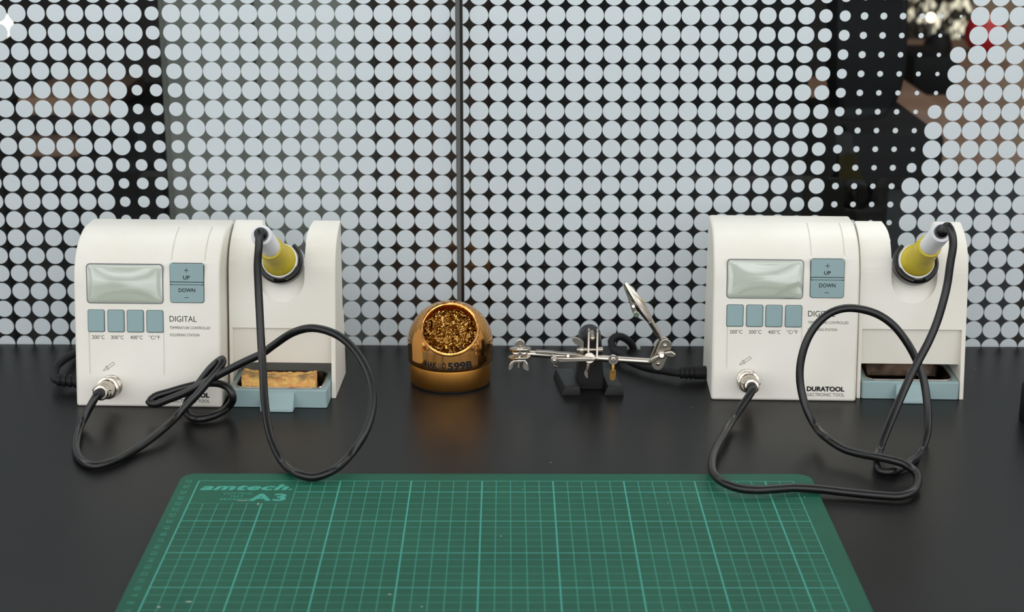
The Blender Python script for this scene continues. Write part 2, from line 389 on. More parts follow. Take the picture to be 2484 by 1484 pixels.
for u, v, a, b_ in ((385, 1472, 1.4, .9), (945, 1441, 1.2, .6), (458, 1459, 2.4, .7), (1023, 1471, .9, .5), (626, 1222, .6, 1.6), (590, 1214, 6, .35), (1268, 1186, .5, .4), (1952, 1206, .6, .5), (1621, 1219, .5, .5), (1215, 1300, .8, .5)):
    p = Pz(u, v, 2); dx, dy = p.x-MX, p.y-MY; X, Y = dx*cr_+dy*sr_, -dx*sr_+dy*cr_
    cm_.add([(X+a*math.cos(k*PI/4)*random.uniform(.7, 1.1), Y+b_*math.sin(k*PI/4)*random.uniform(.7, 1.1), 2.05) for k in range(8)], [tuple(range(8))], 3)
cm_.xf(lambda p: (MX+p.x*cr_-p.y*sr_, MY+p.x*sr_+p.y*cr_, p.z))
solo('cutting_mat', cm_, [MATG, MATL, MATS, SPECK], 'green gridded A3 cutting mat lying flat on the black table', 'cutting mat', base=(MX+225, MY-150, 0))

# ------------------------------------------------------------------ soldering stations
LEAN = math.atan(.165); cL, sL = math.cos(LEAN), math.sin(LEAN)
def face(x, s, n, off=0): return Vector((x, off+s*sL-n*cL, s*cL+n*sL))
def prof():                                               # side outline (y, z) of the housing, front at y = 0
    o = [(0, 0), (16.0, 97.0)]
    a, b_, c, d = (16.0, 97.0), (19.5, 119), (34, 131), (57, 135)
    for k in range(1, 15):
        q = k/14; f = lambda i: (1-q)**3*a[i]+3*q*(1-q)**2*b_[i]+3*q*q*(1-q)*c[i]+q**3*d[i]
        o.append((f(0), f(1)))
    return o
PR = prof()
def inset(pts, d):
    o = []
    for i, (y, z) in enumerate(pts):
        a = pts[max(i-1, 0)]; b_ = pts[min(i+1, len(pts)-1)]; tx, tz = b_[0]-a[0], b_[1]-a[1]; l = math.hypot(tx, tz)
        o.append((y+tz/l*d, z-tx/l*d))
    return o
def prism(pts, x0, x1): return M().loft([[(x0, y, z) for y, z in pts], [(x1, y, z) for y, z in pts]])
BEV = [('BEVEL', dict(width=.0022, segments=3, limit_method='ANGLE', angle_limit=math.radians(28)))]
def from_mesh_obj(name, me, mats, parent, ang=35):
    me.name = name
    for k in range(len(me.materials)): me.materials.pop()
    o = bpy.data.objects.new(name, me)
    me.polygons.foreach_set('material_index', [0]*len(me.polygons)); finish(me, mats, ang); return link(o, parent)

def station(idx, org, label, hoff, trayoff, c0w, ew):
    st = thing('soldering_station', org, label, 'soldering station', math.radians(-1.7))
    # --- control housing
    W = 117.0
    pts = PR+[(83, 135), (85, 120), (85, 0)]
    cs = []
    def groove(x, s0, s1, wd=1.3):
        g_ = M().rslab(x, x+wd, s0, s1, .3, -.9, 3, .1); g_.xf(lambda p: face(p.x, p.y, p.z)); return g_
    for x in (11.2, 71.0): cs.append(groove(x, 26, 61))
    ip = inset(PR, .9); op = inset(PR, -3)
    i0 = 2
    for x in (77.4, 104.0):
        z0 = face(0, 116, 0); st_in = face(0, 116, -.9); st_out = face(0, 116, 3)
        poly = [(st_in.y, st_in.z)]+[q for q in ip if q[1] > st_in.z+1]+[q for q in op if q[1] > st_in.z+1][::-1]+[(st_out.y, st_out.z)]
        cs.append(prism(poly, x, x+1.2))
    me = cut(mesh_of(prism(pts, 0, W), 'h'), cs, BEV)
    hs = from_mesh_obj('housing', me, IVORY, st)
    # --- display
    d = M().rslab(10.4, 72.0, 83.2, 115.2, 3, -1, .5, .4); part('display_bezel', d.xf(lambda p: face(*p)), BEZEL, st)
    d = M(); lo = []
    for k in range(12):                                   # slightly domed clear window
        f_ = 1-k/11.5; hx, hy, rr_ = 29.9*f_, 15.1*f_, 2.6*f_; q_ = []
        for sx1, sy1, a0 in ((1, 1, 0), (-1, 1, 90), (-1, -1, 180), (1, -1, 270)):
            for j in range(7): a_ = math.radians(a0+15*j); q_.append((41.2+sx1*(hx-rr_)+rr_*math.cos(a_), 99.2+sy1*(hy-rr_)+rr_*math.sin(a_), 0))
        e_ = []
        for i_ in range(28):
            p_, r_ = q_[i_], q_[(i_+1) % 28]; n_ = 14 if i_ in (6, 20) else 8 if i_ in (13, 27) else 1
            for j in range(n_): e_.append((p_[0]+(r_[0]-p_[0])*j/n_, p_[1]+(r_[1]-p_[1])*j/n_, 0))
        q_ = [(x, y, (.5 if k == 0 else .9)+1.0*(1-((x-41.2)/30)**2)*(1-((y-99.2)/15.2)**2)) for x, y, _ in e_]
        lo.append(q_)
    d.loft([[(p[0], p[1], -1) for p in lo[0]]]+lo); part('display_screen', d.xf(lambda p: face(*p)), LCD, st)
    # --- buttons
    for x in (11.2, 27.0, 42.5, 58.2):
        rim = M().rslab(x-.35, x+13.45, 60.2, 78.4, 1.6, -1, .12, .1).xf(lambda p: face(*p))
        b_ = M().rslab(x, x+13.1, 60.5, 78.1, 1.4, -1, 1.3, .8).xf(lambda p: face(*p))
        bt = part('preset_button', b_, TEALB, st); part('button_gap', rim, INK, bt)
    rim = M().rslab(77.2, 104.6, 84.3, 116.2, 2.4, -1, .12, .1).xf(lambda p: face(*p))
    up = part('up_button', M().rslab(77.6, 104.2, 101.2, 115.8, .5, -1, 1.2, .35).xf(lambda p: face(*p)), TEALB, st)
    part('button_gap', rim, INK, up)
    dn = part('down_button', M().rslab(77.6, 104.2, 84.7, 98.8, 2.2, -1, 1.2, .35).box(77.6, 104.2, 92, 98.6, -1, 1.1).box(77.8, 104.0, 99.2, 100.8, -1, 1.0).xf(lambda p: face(*p)), TEALB, st)
    def lettering(items, n, parent, name='lettering'):
        t_ = M()
        for m, x, s in items:
            t_.add([(p.x+x, p.y+s, p.z+n) for p in m.v], m.f)
        return part(name, t_.xf(lambda p: face(*p)), INK, parent, ang=60, label='dark grey printed lettering' if name == 'lettering' else None)
    lettering([(fit_text('UP', 0, 5.4, 2.9, bold=.06), 88, 103.3)], 1.17, up); lettering([(M().box(0, 3.6, -.22, .22, 0, .06).box(1.58, 2.02, -1.8, 1.8, 0, .06), 88.9, 110.4)], 1.17, up, 'plus_sign')
    lettering([(fit_text('DOWN', 0, 13.2, 2.9, bold=.06), 84.3, 93.2)], 1.17, dn); lettering([(M().box(0, 3.4, -.22, .22, 0, .06), 88.9, 88.8)], 1.17, dn, 'minus_sign')
    T = lambda t_, x0, x1, s, h, **k: (fit_text(t_, 0, x1-x0, h, **k), x0, s)
    lines = [T('200°C', 13.8, 24.0, 54.7, 2.9), T('300°C', 29.2, 39.4, 54.7, 2.9), T('400°C', 44.6, 54.6, 54.8, 2.9), T('°C/°F', 59.6, 68.4, 54.9, 2.9),
             T('DIGITAL', 76.4, 98, 69.3, 4.5), T('TEMPERATURE CONTROLLED', 76.4, 109, 63.4, 2.1), T('SOLDERING STATION', 76.4, 100.1, 57.6, 2.1),
             T('DURATOOL', 77, 107.4, 8.5, 3.5, bold=.26), T('ELECTRONIC TOOL', 76.4, 107.6, 4.3, 2.5)]
    # outline drawing of a soldering iron
    ic = M(); a = math.radians(35); ca, sa = math.cos(a), math.sin(a)
    def seg(x0, y0, x1, y1, wd=.28):
        dx, dy = x1-x0, y1-y0; l = math.hypot(dx, dy); nx, ny = -dy/l*wd/2, dx/l*wd/2
        q = [(x0+nx, y0+ny), (x0-nx, y0-ny), (x1-nx, y1-ny), (x1+nx, y1+ny)]
        ic.loft([[(x*ca-y*sa, x*sa+y*ca, 0) for x, y in q], [(x*ca-y*sa, x*sa+y*ca, .06) for x, y in q]])
    for q in ((0, 0, 1.2, 0), (1.2, -.5, 4, -.8), (1.2, .5, 4, .8), (1.2, -.5, 1.2, .5), (4, -1.5, 4, 1.5), (5, -1.5, 5, 1.5), (4, 1.5, 5, 1.5), (4, -1.5, 5, -1.5), (5, -.9, 11, -1), (5, .9, 11, 1), (11, -1, 11.4, 0), (11, 1, 11.4, 0)): seg(*q)
    lettering(lines, .0, hs)
    lettering([(ic, 22.0, 28.9)], .0, hs, 'iron_symbol')
    # --- socket
    sc_ = face(28.8, 17, 0); ax = face(0, 0, 1)-face(0, 0, 0)
    part('cable_socket', M().lathe([(8.9, -2), (8.9, 1.0), (8.5, 1.5), (7.9, 1.6), (7.9, 4.5), (7.2, 5.0), (6.0, 5.1)], sc_, ax), CHROME, st)
    # --- iron stand
    H0, H1 = 118.6, 205.2; ho = hoff
    hp = [(y+ho, z) for y, z in PR]+[(58+ho, 134), (56+ho, 60), (62+ho, 56), (64+ho, 0)]
    cx = 162.0; hw = 18.4; bs = 78.5
    pitch = math.radians(32); axd = Vector((0, math.cos(pitch), -math.sin(pitch))); axu = Vector((0, math.sin(pitch), math.cos(pitch)))
    ctr = face(cx, bs+hw, 0, ho)
    o0 = face(cx, bs, 0, ho)                                # lowest point of the scoop on the face
    # scoop: u-shaped prism that runs along the iron's axis and ends in a plane square to it
    base = o0+axu*(hw)
    def uloop(dist):
        o = []
        for k in range(17):
            a_ = PI+PI*k/16; o.append(base+Vector((hw*math.cos(a_), 0, 0))+axu*(hw*math.sin(a_))+axd*dist)
        o.append(base+Vector((hw, 0, 0))+axu*90+axd*dist); o.append(base+Vector((-hw, 0, 0))+axu*90+axd*dist)
        return o
    scoop = M().loft([uloop(-60), uloop(.6)])
    toL = lambda p: Matrix.Rotation(math.radians(1.7), 3, 'Z') @ (p-Vector(org))
    c0l = toL(c0w); ial = (toL(ew)-c0l).normalized()
    hole = M().lathe([(12.8, -60), (12.8, -2)], c0l, ial)
    nt_ = [(cx-hw, 103), (cx-hw, 127)]+[(cx-hw-6+6*math.cos(a_), 127+9*math.sin(a_)) for a_ in [PI/2*k/8 for k in range(1, 9)]]+[(cx-hw-6, 150), (cx+hw+6, 150)]+[(cx+hw+6-6*math.cos(a_), 127+9*math.sin(a_)) for a_ in [PI/2*k/8 for k in range(8, 0, -1)]]+[(cx+hw, 127), (cx+hw, 103)]
    notch = M().loft([[(x, ho-20, z) for x, z in nt_], [(x, ho+90, z) for x, z in nt_]])
    bay = M().box(121.6, 201.8, ho-20, ho+58, -5, 26.2)
    rec = M().box(121.6, 201.8, ho-20, ho+12.5, 10, 56.6)
    me = cut(mesh_of(prism(hp, H0, H1), 's'), [bay, rec, scoop, notch, hole], BEV)
    sd = from_mesh_obj('iron_stand', me, IVORY, st)
    rc = c0l-ial*5.5; ru = (axu-ial*axu.dot(ial)).normalized(); rx = ru.cross(ial).normalized(); rx = rx*(1 if rx.x > 0 else -1); R = [(14.6, -4), (17.6, -4), (18.3, 0), (18.3, 4.5), (16.6, 6.5), (15.4, 6.0)]
    def cring(prof_, a0, a1, n, c0):
        L = []
        for k in range(n+1):
            a_ = math.radians(a0+(a1-a0)*k/n); dr = rx*math.cos(a_)+ru*math.sin(a_)
            L.append([c0+dr*r+ial*h for r, h in prof_])
        return M().loft(L)
    t0, t1 = ((-215, 52) if idx == 1 else (128, 395))
    hr = part('holder_ring', cring(R, t0, t1, 60, rc), BLACKM, st, label='glossy black open ring holding the iron')
    part('ring_clip', cring([(15.2, 3), (17.4, 3), (17.4, 9), (15.2, 9)], 205, 258, 18, rc).add(*(lambda q: (q.v, q.f))(cring([(15.2, 3), (17.4, 3), (17.4, 9), (15.2, 9)], 290, 340, 18, rc))), BLACKM, hr)
    # --- sponge drawer with steel dish
    ty = trayoff; tz = 15.0
    tr_ = M(); x0, x1 = 122.6, 201.2; y0, y1 = ty, ty+50
    def rl(x0, x1, y0, y1, r, z):
        o = []
        for cx_, cy_, a0 in ((x1-r, y1-r, 0), (x0+r, y1-r, 90), (x0+r, y0+r, 180), (x1-r, y0+r, 270)):
            for k in range(7): a_ = math.radians(a0+15*k); o.append((cx_+r*math.cos(a_), cy_+r*math.sin(a_), z))
        return o
    tr_.loft([rl(x0, x1, y0, y1, 2.2, .4), rl(x0, x1, y0, y1, 2.2, tz-.8), rl(x0+.8, x1-.8, y0+.8, y1-.8, 1.8, tz), rl(x0+4.5, x1-4.5, y0+4, y1-4, 5, tz), rl(x0+4.5, x1-4.5, y0+4, y1-4, 5, 3.2)], cap=True)
    dw = part('sponge_drawer', tr_, TEAL, st)
    lip = M(); L = []
    for x in (149.5, 151, 174, 175.5):
        e = 1.0 if x in (149.5, 175.5) else 0
        L.append([(x, ty+.6, tz-.9-e), (x, ty-2.2+e, tz-1.6-e), (x, ty-4.8+e, tz-5-e), (x, ty-6.4+e, 8), (x, ty-10+e, 4.5), (x, ty-11+e, 3.2), (x, ty-11+e, .4), (x, ty+.6, .4)])
    part('pull_lip', lip.loft(L), TEAL, dw)
    di = M().loft([rl(x0+4.0, x1-4.0, y0+3.4, y1-3.4, 8, tz+.1), rl(x0+4.6, x1-4.6, y0+4.0, y1-4.0, 8, tz+.9), rl(x0+5.4, x1-5.4, y0+4.8, y1-4.8, 8, tz+.4), rl(x0+8, x1-8, y0+7.5, y1-7.5, 7, 6), rl(x0+11, x1-11, y0+10, y1-10, 6, 4.6)], cap=False)
    di.add([tuple(p) for p in rl(x0+11, x1-11, y0+10, y1-10, 6, 4.6)], [tuple(range(28))])
    for i_ in range(56): di.m[i_] = 1
    part('steel_dish', di, [STEELD, CHROME], st, label='stained steel dish set into the drawer')
    return st, sc_, ax
C1 = Py(679, 632, 1289); E1 = Py(634, 570, 1221)
C2 = Py(2223, 634, 1290); E2 = Py(2283, 563, 1226)
st1, soc, sax = station(1, (-350.6, 1255, 0), 'ivory soldering station left of the gold cleaner, yellow sponge in its pulled-out drawer', 26.0, 2.8, C1, E1)
st2, _, _ = station(2, (160.0, 1273.9, 0), 'ivory soldering station right of the helping hands, sponge drawer shut and empty', 8.0, 7.8, C2, E2)

def local_to_world(st, p):
    o, rz = ORG[st.name]; return o+Matrix.Rotation(rz, 3, 'Z') @ Vector(p)
def ldir(st, d): return Matrix.Rotation(ORG[st.name][1], 3, 'Z') @ Vector(d)

# mains cords at the left side of each station
def mains(st, u, v, z, pts, tilt=0.0):
    o = local_to_world(st, (-.3, 40, z)); e = Pz(u, v, z+tilt); o.y = e.y+1; o.z = z
    ax = (e-o).normalized(); Ln = (e-o).length
    pr = [(5.6, 0), (5.6, Ln*.45), (4.6, Ln*.47), (4.6, Ln*.52), (5.5, Ln*.54), (5.4, Ln*.63), (4.3, Ln*.65), (4.3, Ln*.70), (5.2, Ln*.72), (5.1, Ln*.82), (4.2, Ln*.84), (4.2, Ln*.88), (4.9, Ln*.9), (4.7, Ln), (3.6, Ln+.6)]
    line = [e-ax*4, e+ax*1]+pts
    cd = part('mains_cord', M().tube(spline(line, 3), 3.4), CORD, st, world=True)
    part('strain_relief', M().lathe(pr, o, ax, 28), BLACKM if False else CORD, cd, world=True)
mains(st1, 139, 921, 7.0, [Pz(133, 906, 10), Pz(136, 890, 12), Pz(150, 876, 10), Pz(172, 862, 7), Pz(205, 848, 3.6), Pz(240, 842, 3.6)], 2)
mains(st2, 1650, 904, 7.0, [Pz(1610, 899, 6.5), Pz(1566, 891, 6), Pz(1530, 877, 6), Pz(1503, 859, 8), Py(1487, 842, 1398), Py(1483, 828, 1403), Py(1492, 817, 1405), Py(1509, 817, 1408), Py(1524, 826, 1410.5), Py(1533, 836, 1411.5), Vector((107, 1412.6, -5)), Vector((107, 1413, -22))], 0)

# sponge
def sponge():
    m = M(); nx, ny, nz_ = 46, 14, 14; X0, X1, Y0, Y1, Z0, Z1 = -218.5, -159, 1260, 1279, 5.6, 24.0
    def fpt(i, j, k):
        a, b_, c = i/nx, j/ny, k/nz_
        p = Vector((X0+(X1-X0)*a, Y0+(Y1-Y0)*b_-a*1.5, Z0+(Z1-Z0)*c))
        top = (.9-1.1*math.sin(a*PI)*1.3+1.8*(a < .25)*(1-a/.25))*c
        p.z += top-b_*2.0*c; p.x += (1 if a > .5 else -1)*-0.8*b_
        q = noise.noise_vector(p*.35)*1.0+noise.noise_vector(p*1.1)*.55
        return p+q
    idx = {}
    def vid(i, j, k):
        if (i, j, k) not in idx: idx[(i, j, k)] = len(m.v); m.v.append(fpt(i, j, k))
        return idx[(i, j, k)]
    def quad(a, b_, c, d): m.f.append((vid(*a), vid(*b_), vid(*c), vid(*d))); m.m.append(0)
    for i in range(nx):
        for j in range(ny):
            for k in (0, nz_): quad((i, j, k), (i+1, j, k), (i+1, j+1, k), (i, j+1, k))
        for k in range(nz_):
            for j in (0, ny): quad((i, j, k), (i+1, j, k), (i+1, j, k+1), (i, j, k+1))
    for j in range(ny):
        for k in range(nz_):
            for i in (0, nx): quad((i, j, k), (i, j+1, k), (i, j+1, k+1), (i, j, k+1))
    return m
# grey scorch marks on the sponge's top are part of its material
t = SPONGE.node_tree; b = t.nodes['Principled BSDF']; g = t.nodes.new('ShaderNodeTexCoord'); ge = t.nodes.new('ShaderNodeNewGeometry')
n = t.nodes.new('ShaderNodeTexNoise'); n.inputs['Scale'].default_value = 95; n.inputs['Detail'].default_value = 4; t.links.new(g.outputs['Object'], n.inputs['Vector'])
se = t.nodes.new('ShaderNodeSeparateXYZ'); t.links.new(g.outputs['Object'], se.inputs[0])
ad = t.nodes.new('ShaderNodeMath'); ad.operation = 'MULTIPLY_ADD'; t.links.new(se.outputs[2], ad.inputs[0]); ad.inputs[1].default_value = 60; t.links.new(n.outputs[0], ad.inputs[2])
rr = t.nodes.new('ShaderNodeValToRGB'); rr.color_ramp.elements[0].position = .74+0; rr.color_ramp.elements[1].position = .98; rr.color_ramp.elements[1].color = (.85, .85, .85, 1)
sb = t.nodes.new('ShaderNodeMath'); sb.operation = 'SUBTRACT'; t.links.new(ad.outputs[0], sb.inputs[0]); sb.inputs[1].default_value = .72
t.links.new(sb.outputs[0], rr.inputs[0])
mx = t.nodes.new('ShaderNodeMixRGB'); old = b.inputs['Base Color'].links[0].from_socket
t.links.new(rr.outputs[0], mx.inputs[0]); t.links.new(old, mx.inputs[1]); mx.inputs[2].default_value = lin((138, 118, 86)); t.links.new(mx.outputs[0], b.inputs['Base Color'])
solo('sponge', sponge(), SPONGE, 'worn yellow cleaning sponge lying in the pulled-out drawer', 'sponge', base=(-188, 1271, 5.0), ang=60)

# ------------------------------------------------------------------ soldering irons
def iron(st, C0, E, side, path, label, Rc=3.05):
    rt = thing('soldering_iron', C0, label, 'soldering iron')
    ax = (E-C0).normalized(); Ln = (E-C0).length
    part('flange', M().lathe([(5, -6), (14.6, -5), (14.6, 0), (14.2, 1.8), (12.5, 2.4), (8, 2.4)], C0, ax, 48), WHITEP, rt, world=True, label='white plastic collar of the iron')
    part('grip', M().lathe([(11, 1.0), (13.3, 2.3), (13.4, 4.0), (13.0, 6.5), (11.8, 11), (10.8, 18), (10.0, 28), (9.5, 36), (9.5, 40.5), (9.3, 42), (8.6, 42.3), (7, 42.3)], C0, ax, 48), YELLOW, rt, world=True, label='yellow rubber grip')
    hd = part('handle', M().lathe([(7.7, 38), (8.0, 44), (8.1, Ln-1.2), (7.7, Ln), (5.4, Ln), (5.2, Ln-4)], C0, ax, 48), WHITEP, rt, world=True, label='white plastic handle tube')
    part('barrel', M().lathe([(5, -6), (4, -8), (3, -26), (1, -31)], C0, ax, 20), CHROMER, rt, world=True)
    cb = part('cable', M().tube(spline([E-ax*3, E+ax*7]+path, 2.5), Rc, 16), CABLE, rt, world=True)
    part('cable_boot', M().lathe([(5.3, -4), (5.3, 2.5), (4.9, 4.5), (3.6, 7.0), (3.0, 7.4)], E, ax, 28), BLACKM, cb, world=True)
    # plug at the station's socket
    s0 = local_to_world(st, soc); sa = ldir(st, sax).normalized()
    pl = part('cable_plug', M().lathe([(5.5, 4.9), (7.6, 5.3), (7.8, 9.2), (8.6, 9.8), (9.0, 11.2), (8.7, 12.8), (7.2, 13.4), (6.8, 14.5), (6.8, 22), (5.9, 24.5), (6.3, 25.2), (6.3, 31.5), (5.4, 32.8), (3.8, 33)], s0, sa, 40), CHROME, rt, world=True, label='nickel screw plug in the station socket')
    side_v = sa.cross(Vector((0, 0, 1))).normalized()
    for sg in (-1, 1):
        part('clamp_screw', M().lathe([(1.2, 5), (1.2, 7.4), (.8, 7.9)], s0+sa*28.5, (side_v*sg+Vector((0, 0, .35))), 12), CHROME, pl, world=True)
    part('plug_boot', M().lathe([(4.0, 30), (4.0, 37), (3.7, 41), (3.0, 41.4)], s0, sa, 24), CORD, pl, world=True)
    return rt
def endp(st, n): return local_to_world(st, soc)+ldir(st, sax).normalized()*n
Y = lambda u, v, y: Py(u, v, y)
Z = lambda u, v, z: Pz(u, v, z)
p1 = [Y(628, 596, 1211), Y(625, 640, 1209), Y(627, 700, 1206), Y(630, 760, 1201), Y(634, 840, 1192), Y(638, 900, 1182), Y(641, 960, 1170), Y(648, 1020, 1155), Y(662, 1075, 1137), Y(687, 1122, 1121),
      Z(722, 1149, 6.5), Z(760, 1157, 5.2), Z(803, 1143, 8), Y(850, 1103, 1122), Y(885, 1050, 1130), Y(903, 990, 1140), Y(899, 925, 1152), Y(870, 862, 1165), Y(830, 820, 1178), Y(790, 801, 1187), Y(750, 796, 1195), Y(708, 808, 1203),
      Y(665, 836, 1209), Y(636, 857, 1212), Y(591, 878, 1215), Y(540, 904, 1217), Y(500, 926, 1219), Y(455, 950, 1222), Y(410, 968, 1224), Y(375, 980, 1226), Y(362, 975, 1229), Y(375, 962, 1232), Y(410, 951, 1234), Y(455, 938, 1235), Y(495, 930, 1234), Y(530, 930, 1231), Y(555, 941, 1228),
      Y(565, 962, 1226), Z(553, 987, 7), Z(521, 1007, 4.4), Z(481, 1016, 3.4), Z(457, 1006, 4.2), Y(450, 988, 1229), Y(463, 958, 1229), Y(486, 925, 1230), Y(511, 893, 1231), Y(530, 876, 1231), Y(539, 871, 1228), Y(540, 879, 1224), Y(529, 898, 1219), Y(508, 922, 1215), Y(480, 955, 1211), Y(452, 984, 1208),
      Y(425, 1013, 1203), Z(395, 1041, 8), Z(335, 1086, 3.6), Z(275, 1118, 3.4), Z(230, 1130, 3.3), Z(200, 1118, 3.3), Z(185, 1092, 3.4), Z(188, 1055, 4.5), Z(200, 1022, 5.5),  endp(st1, 42), endp(st1, 34)]
iron(st1, C1, E1, 1, p1, 'yellow-gripped soldering iron tipped left, cable looping onto the mat and the left station')
p2 = [Y(2300, 548, 1212), Y(2309, 566, 1208), Y(2312, 594, 1206), Y(2305, 640, 1204), Y(2298, 689, 1202), Y(2287, 735, 1199), Y(2272, 783, 1196), Y(2252, 830, 1192), Y(2225, 881, 1187), Y(2198, 935, 1181), Y(2174, 990, 1172), Y(2150, 1047, 1160), Y(2133, 1092, 1148),
      Z(2128, 1122, 6), Z(2136, 1142, 3.3), Z(2156, 1145, 3.3), Z(2182, 1136, 3.4), Z(2208, 1120, 4.5), Y(2234, 1093, 1166), Y(2248, 1055, 1177), Y(2251, 1010, 1186), Y(2247, 960, 1194), Y(2238, 912, 1200), Y(2220, 866, 1205), Y(2195, 823, 1208), Y(2165, 787, 1210), Y(2128, 762, 1211), Y(2084, 749, 1210),
      Y(2047, 748, 1208), Y(2012, 760, 1206), Y(1983, 785, 1204), Y(1960, 820, 1202), Y(1945, 864, 1200), Y(1940, 905, 1198), Y(1944, 948, 1195), Y(1957, 992, 1189), Y(1978, 1033, 1181), Z(2008, 1064, 13), Z(2048, 1089, 10), Z(2089, 1101, 10.0), Z(2128, 1108, 11.5), Z(2161, 1115, 11.5), Z(2196, 1126, 9.5), Z(2219, 1143, 7.5),
      Z(2227, 1166, 6), Z(2214, 1191, 5), Z(2184, 1203, 4.2), Z(2130, 1201, 4), Z(2057, 1194, 4.2), Z(1985, 1186, 5.2), Z(1926, 1183, 6.2), Z(1877, 1186, 7), Z(1835, 1188, 7.4), Z(1793, 1184, 8), Z(1755, 1170, 9), Z(1732, 1150, 9), Z(1727, 1120, 8), Z(1737, 1087, 6.5), Z(1757, 1052, 6.5), Z(1780, 1014, 7), endp(st2, 43), endp(st2, 34)]
iron(st2, C2, E2, 2, p2, 'yellow-gripped soldering iron tipped right, long cable looped before the right station')

# ------------------------------------------------------------------ gold tip cleaner
BX, BY, BR = -53.2, 1320.0, 34.4
tcn = thing('tip_cleaner', (BX, BY, 0), 'gold domed soldering tip cleaner filled with brass wool, on the table before the seam', 'tip cleaner')
part('rubber_foot', M().lathe([(31, 0), (32.5, .3), (32.5, 1.4), (31, 1.6)], (0, 0, 0), (0, 0, 1), 64), BLACKM, tcn)
part('base', M().lathe([(31, 1.2), (33.0, 1.4), (33.6, 2.4), (33.9, 17.0), (33.6, 18.6), (31, 18.8)], (0, 0, 0), (0, 0, 1), 96), GOLDS, tcn, label='satin gold base ring')
zc = 33.5; RS = 35.6
pr = [(33.4, 18.9), (34.9, 19.4), (35.5, 20.6), (RS, 24)]
for k in range(0, 37):
    a = PI/2*k/37; pr.append((RS*math.cos(a), zc+RS*math.sin(a)))
pr2 = [(r-1.6 if r > 2 else .3, z) for r, z in pr]
shell = M().lathe(pr+[(.3, zc+RS)], (0, 0, 0), (0, 0, 1), 128)
inner = M().lathe([(32.5, 10), (RS-1.4, 20.5)]+[((RS-1.4)*math.cos(PI/2*k/30), zc+(RS-1.4)*math.sin(PI/2*k/30)) for k in range(30)]+[(.3, zc+RS-1.4)], (0, 0, 0), (0, 0, 1), 96)
od = math.radians(42); oa = Vector((.02, -math.cos(od), math.sin(od))).normalized(); orr = 22.9; oh = math.sqrt(RS**2-orr**2); oc = Vector((0, 0, zc))+oa*oh
me = cut(mesh_of(shell, 'dome'), [inner, M().lathe([(orr, -3), (orr, 30)], oc, oa, 96)])
dome = from_mesh_obj('dome', me, GOLD, tcn, 40)
L = []
q = oa.to_track_quat('Z', 'Y')
rimp = [oc+q @ Vector((orr*math.cos(2*PI*k/96), orr*math.sin(2*PI*k/96), 0)) for k in range(97)]
rim = M(); loops = []
for k in range(96):
    a = 2*PI*k/96; dr = q @ Vector((math.cos(a), math.sin(a), 0))
    loops.append([oc+dr*(orr+x)+oa*h for x, h in ((1.3, -1.4), (1.6, -.2), (.9, .7), (0, .9), (-.8, .5), (-1.1, -.6), (-.9, -2.2))])
loops.append(loops[0]); part('opening_rim', rim.loft(loops, cap=False), GOLD, dome)
# brass wool: many short curled ribbons
wl = M(); random.seed(3)
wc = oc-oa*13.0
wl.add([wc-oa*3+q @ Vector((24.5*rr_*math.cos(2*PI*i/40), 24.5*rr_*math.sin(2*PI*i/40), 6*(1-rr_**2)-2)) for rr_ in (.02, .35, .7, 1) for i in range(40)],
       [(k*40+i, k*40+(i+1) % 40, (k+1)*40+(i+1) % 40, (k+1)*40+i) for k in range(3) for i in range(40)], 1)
for _k in range(1500):
    a = random.uniform(0, 2*PI); rr_ = 24*math.sqrt(random.random()); hgt = 7.5*(1-(rr_/25)**2)
    c0 = wc+q @ Vector((rr_*math.cos(a), rr_*math.sin(a), hgt+random.uniform(-3.5, 1.6)))
    if (c0-Vector((0, 0, zc))).length > RS-3.5: continue
    d0 = Vector((random.gauss(0, 1), random.gauss(0, 1), random.gauss(0, 1))).normalized(); u0 = d0.orthogonal().normalized(); v0 = d0.cross(u0)
    hr_ = random.uniform(.7, 1.9); turns = random.uniform(.8, 2.4); wd = random.uniform(.35, .75); ph = random.uniform(0, 6); pit = random.uniform(.8, 2.0)
    nn = int(9*turns)+3; vs = []; fs = []
    for i in range(nn):
        th = ph+2*PI*turns*i/nn; cc = c0+d0*(pit*turns*(i/nn-.5))+(u0*math.cos(th)+v0*math.sin(th))*hr_
        vs += [cc-d0*wd/2, cc+d0*wd/2]
    for i in range(nn-1): fs.append((2*i, 2*i+1, 2*i+3, 2*i+2))
    wl.add(vs, fs)
me = bpy.data.meshes.new('brass_wool'); me.from_pydata([tuple(p/1000) for p in wl.v], [], wl.f); me.polygons.foreach_set('material_index', wl.m)
finish(me, [WOOL, mat('shaded_wool_core', (70, 46, 20), .5, .9)], 80); o = bpy.data.objects.new('brass_wool', me); link(o, tcn); o['kind'] = 'stuff'  # the core's dark colour stands in for shade deep in the wool
# lettering bent round the wall of the dome
lt = M()
for tx, x0, x1, zb, h, kw in (('HAK', -20.4, -9.6, 22.6, 4.6, dict(bold=.28)), ('O', -5.6, -2.2, 22.6, 4.6, dict(bold=.3)), ('599B', -.9, 20.0, 21.7, 5.8, dict(bold=.38)), ('TIP CLEANER', -19.8, -8.6, 20.9, 1.2, {})):
    m = fit_text(tx, x0, x1, h, depth=.05, **kw); lt.add([(p.x, p.y+zb, p.z) for p in m.v], m.f)
for dx in (-9.0, -7.4):
    for sg in (1, -1):
        y0_ = 24.9; a_ = [(dx+1.2, y0_+sg*2.3), (dx+1.7, y0_+sg*2.3), (dx+.5, y0_), (dx, y0_)]
        lt.loft([[(x, y, 0) for x, y in a_], [(x, y, .05) for x, y in a_]])
lt.xf(lambda p: ((RS+p.z+.02-(0 if p.y > 24 else .0))*math.sin(p.x/RS), -(RS+p.z+.02)*math.cos(p.x/RS), p.y))
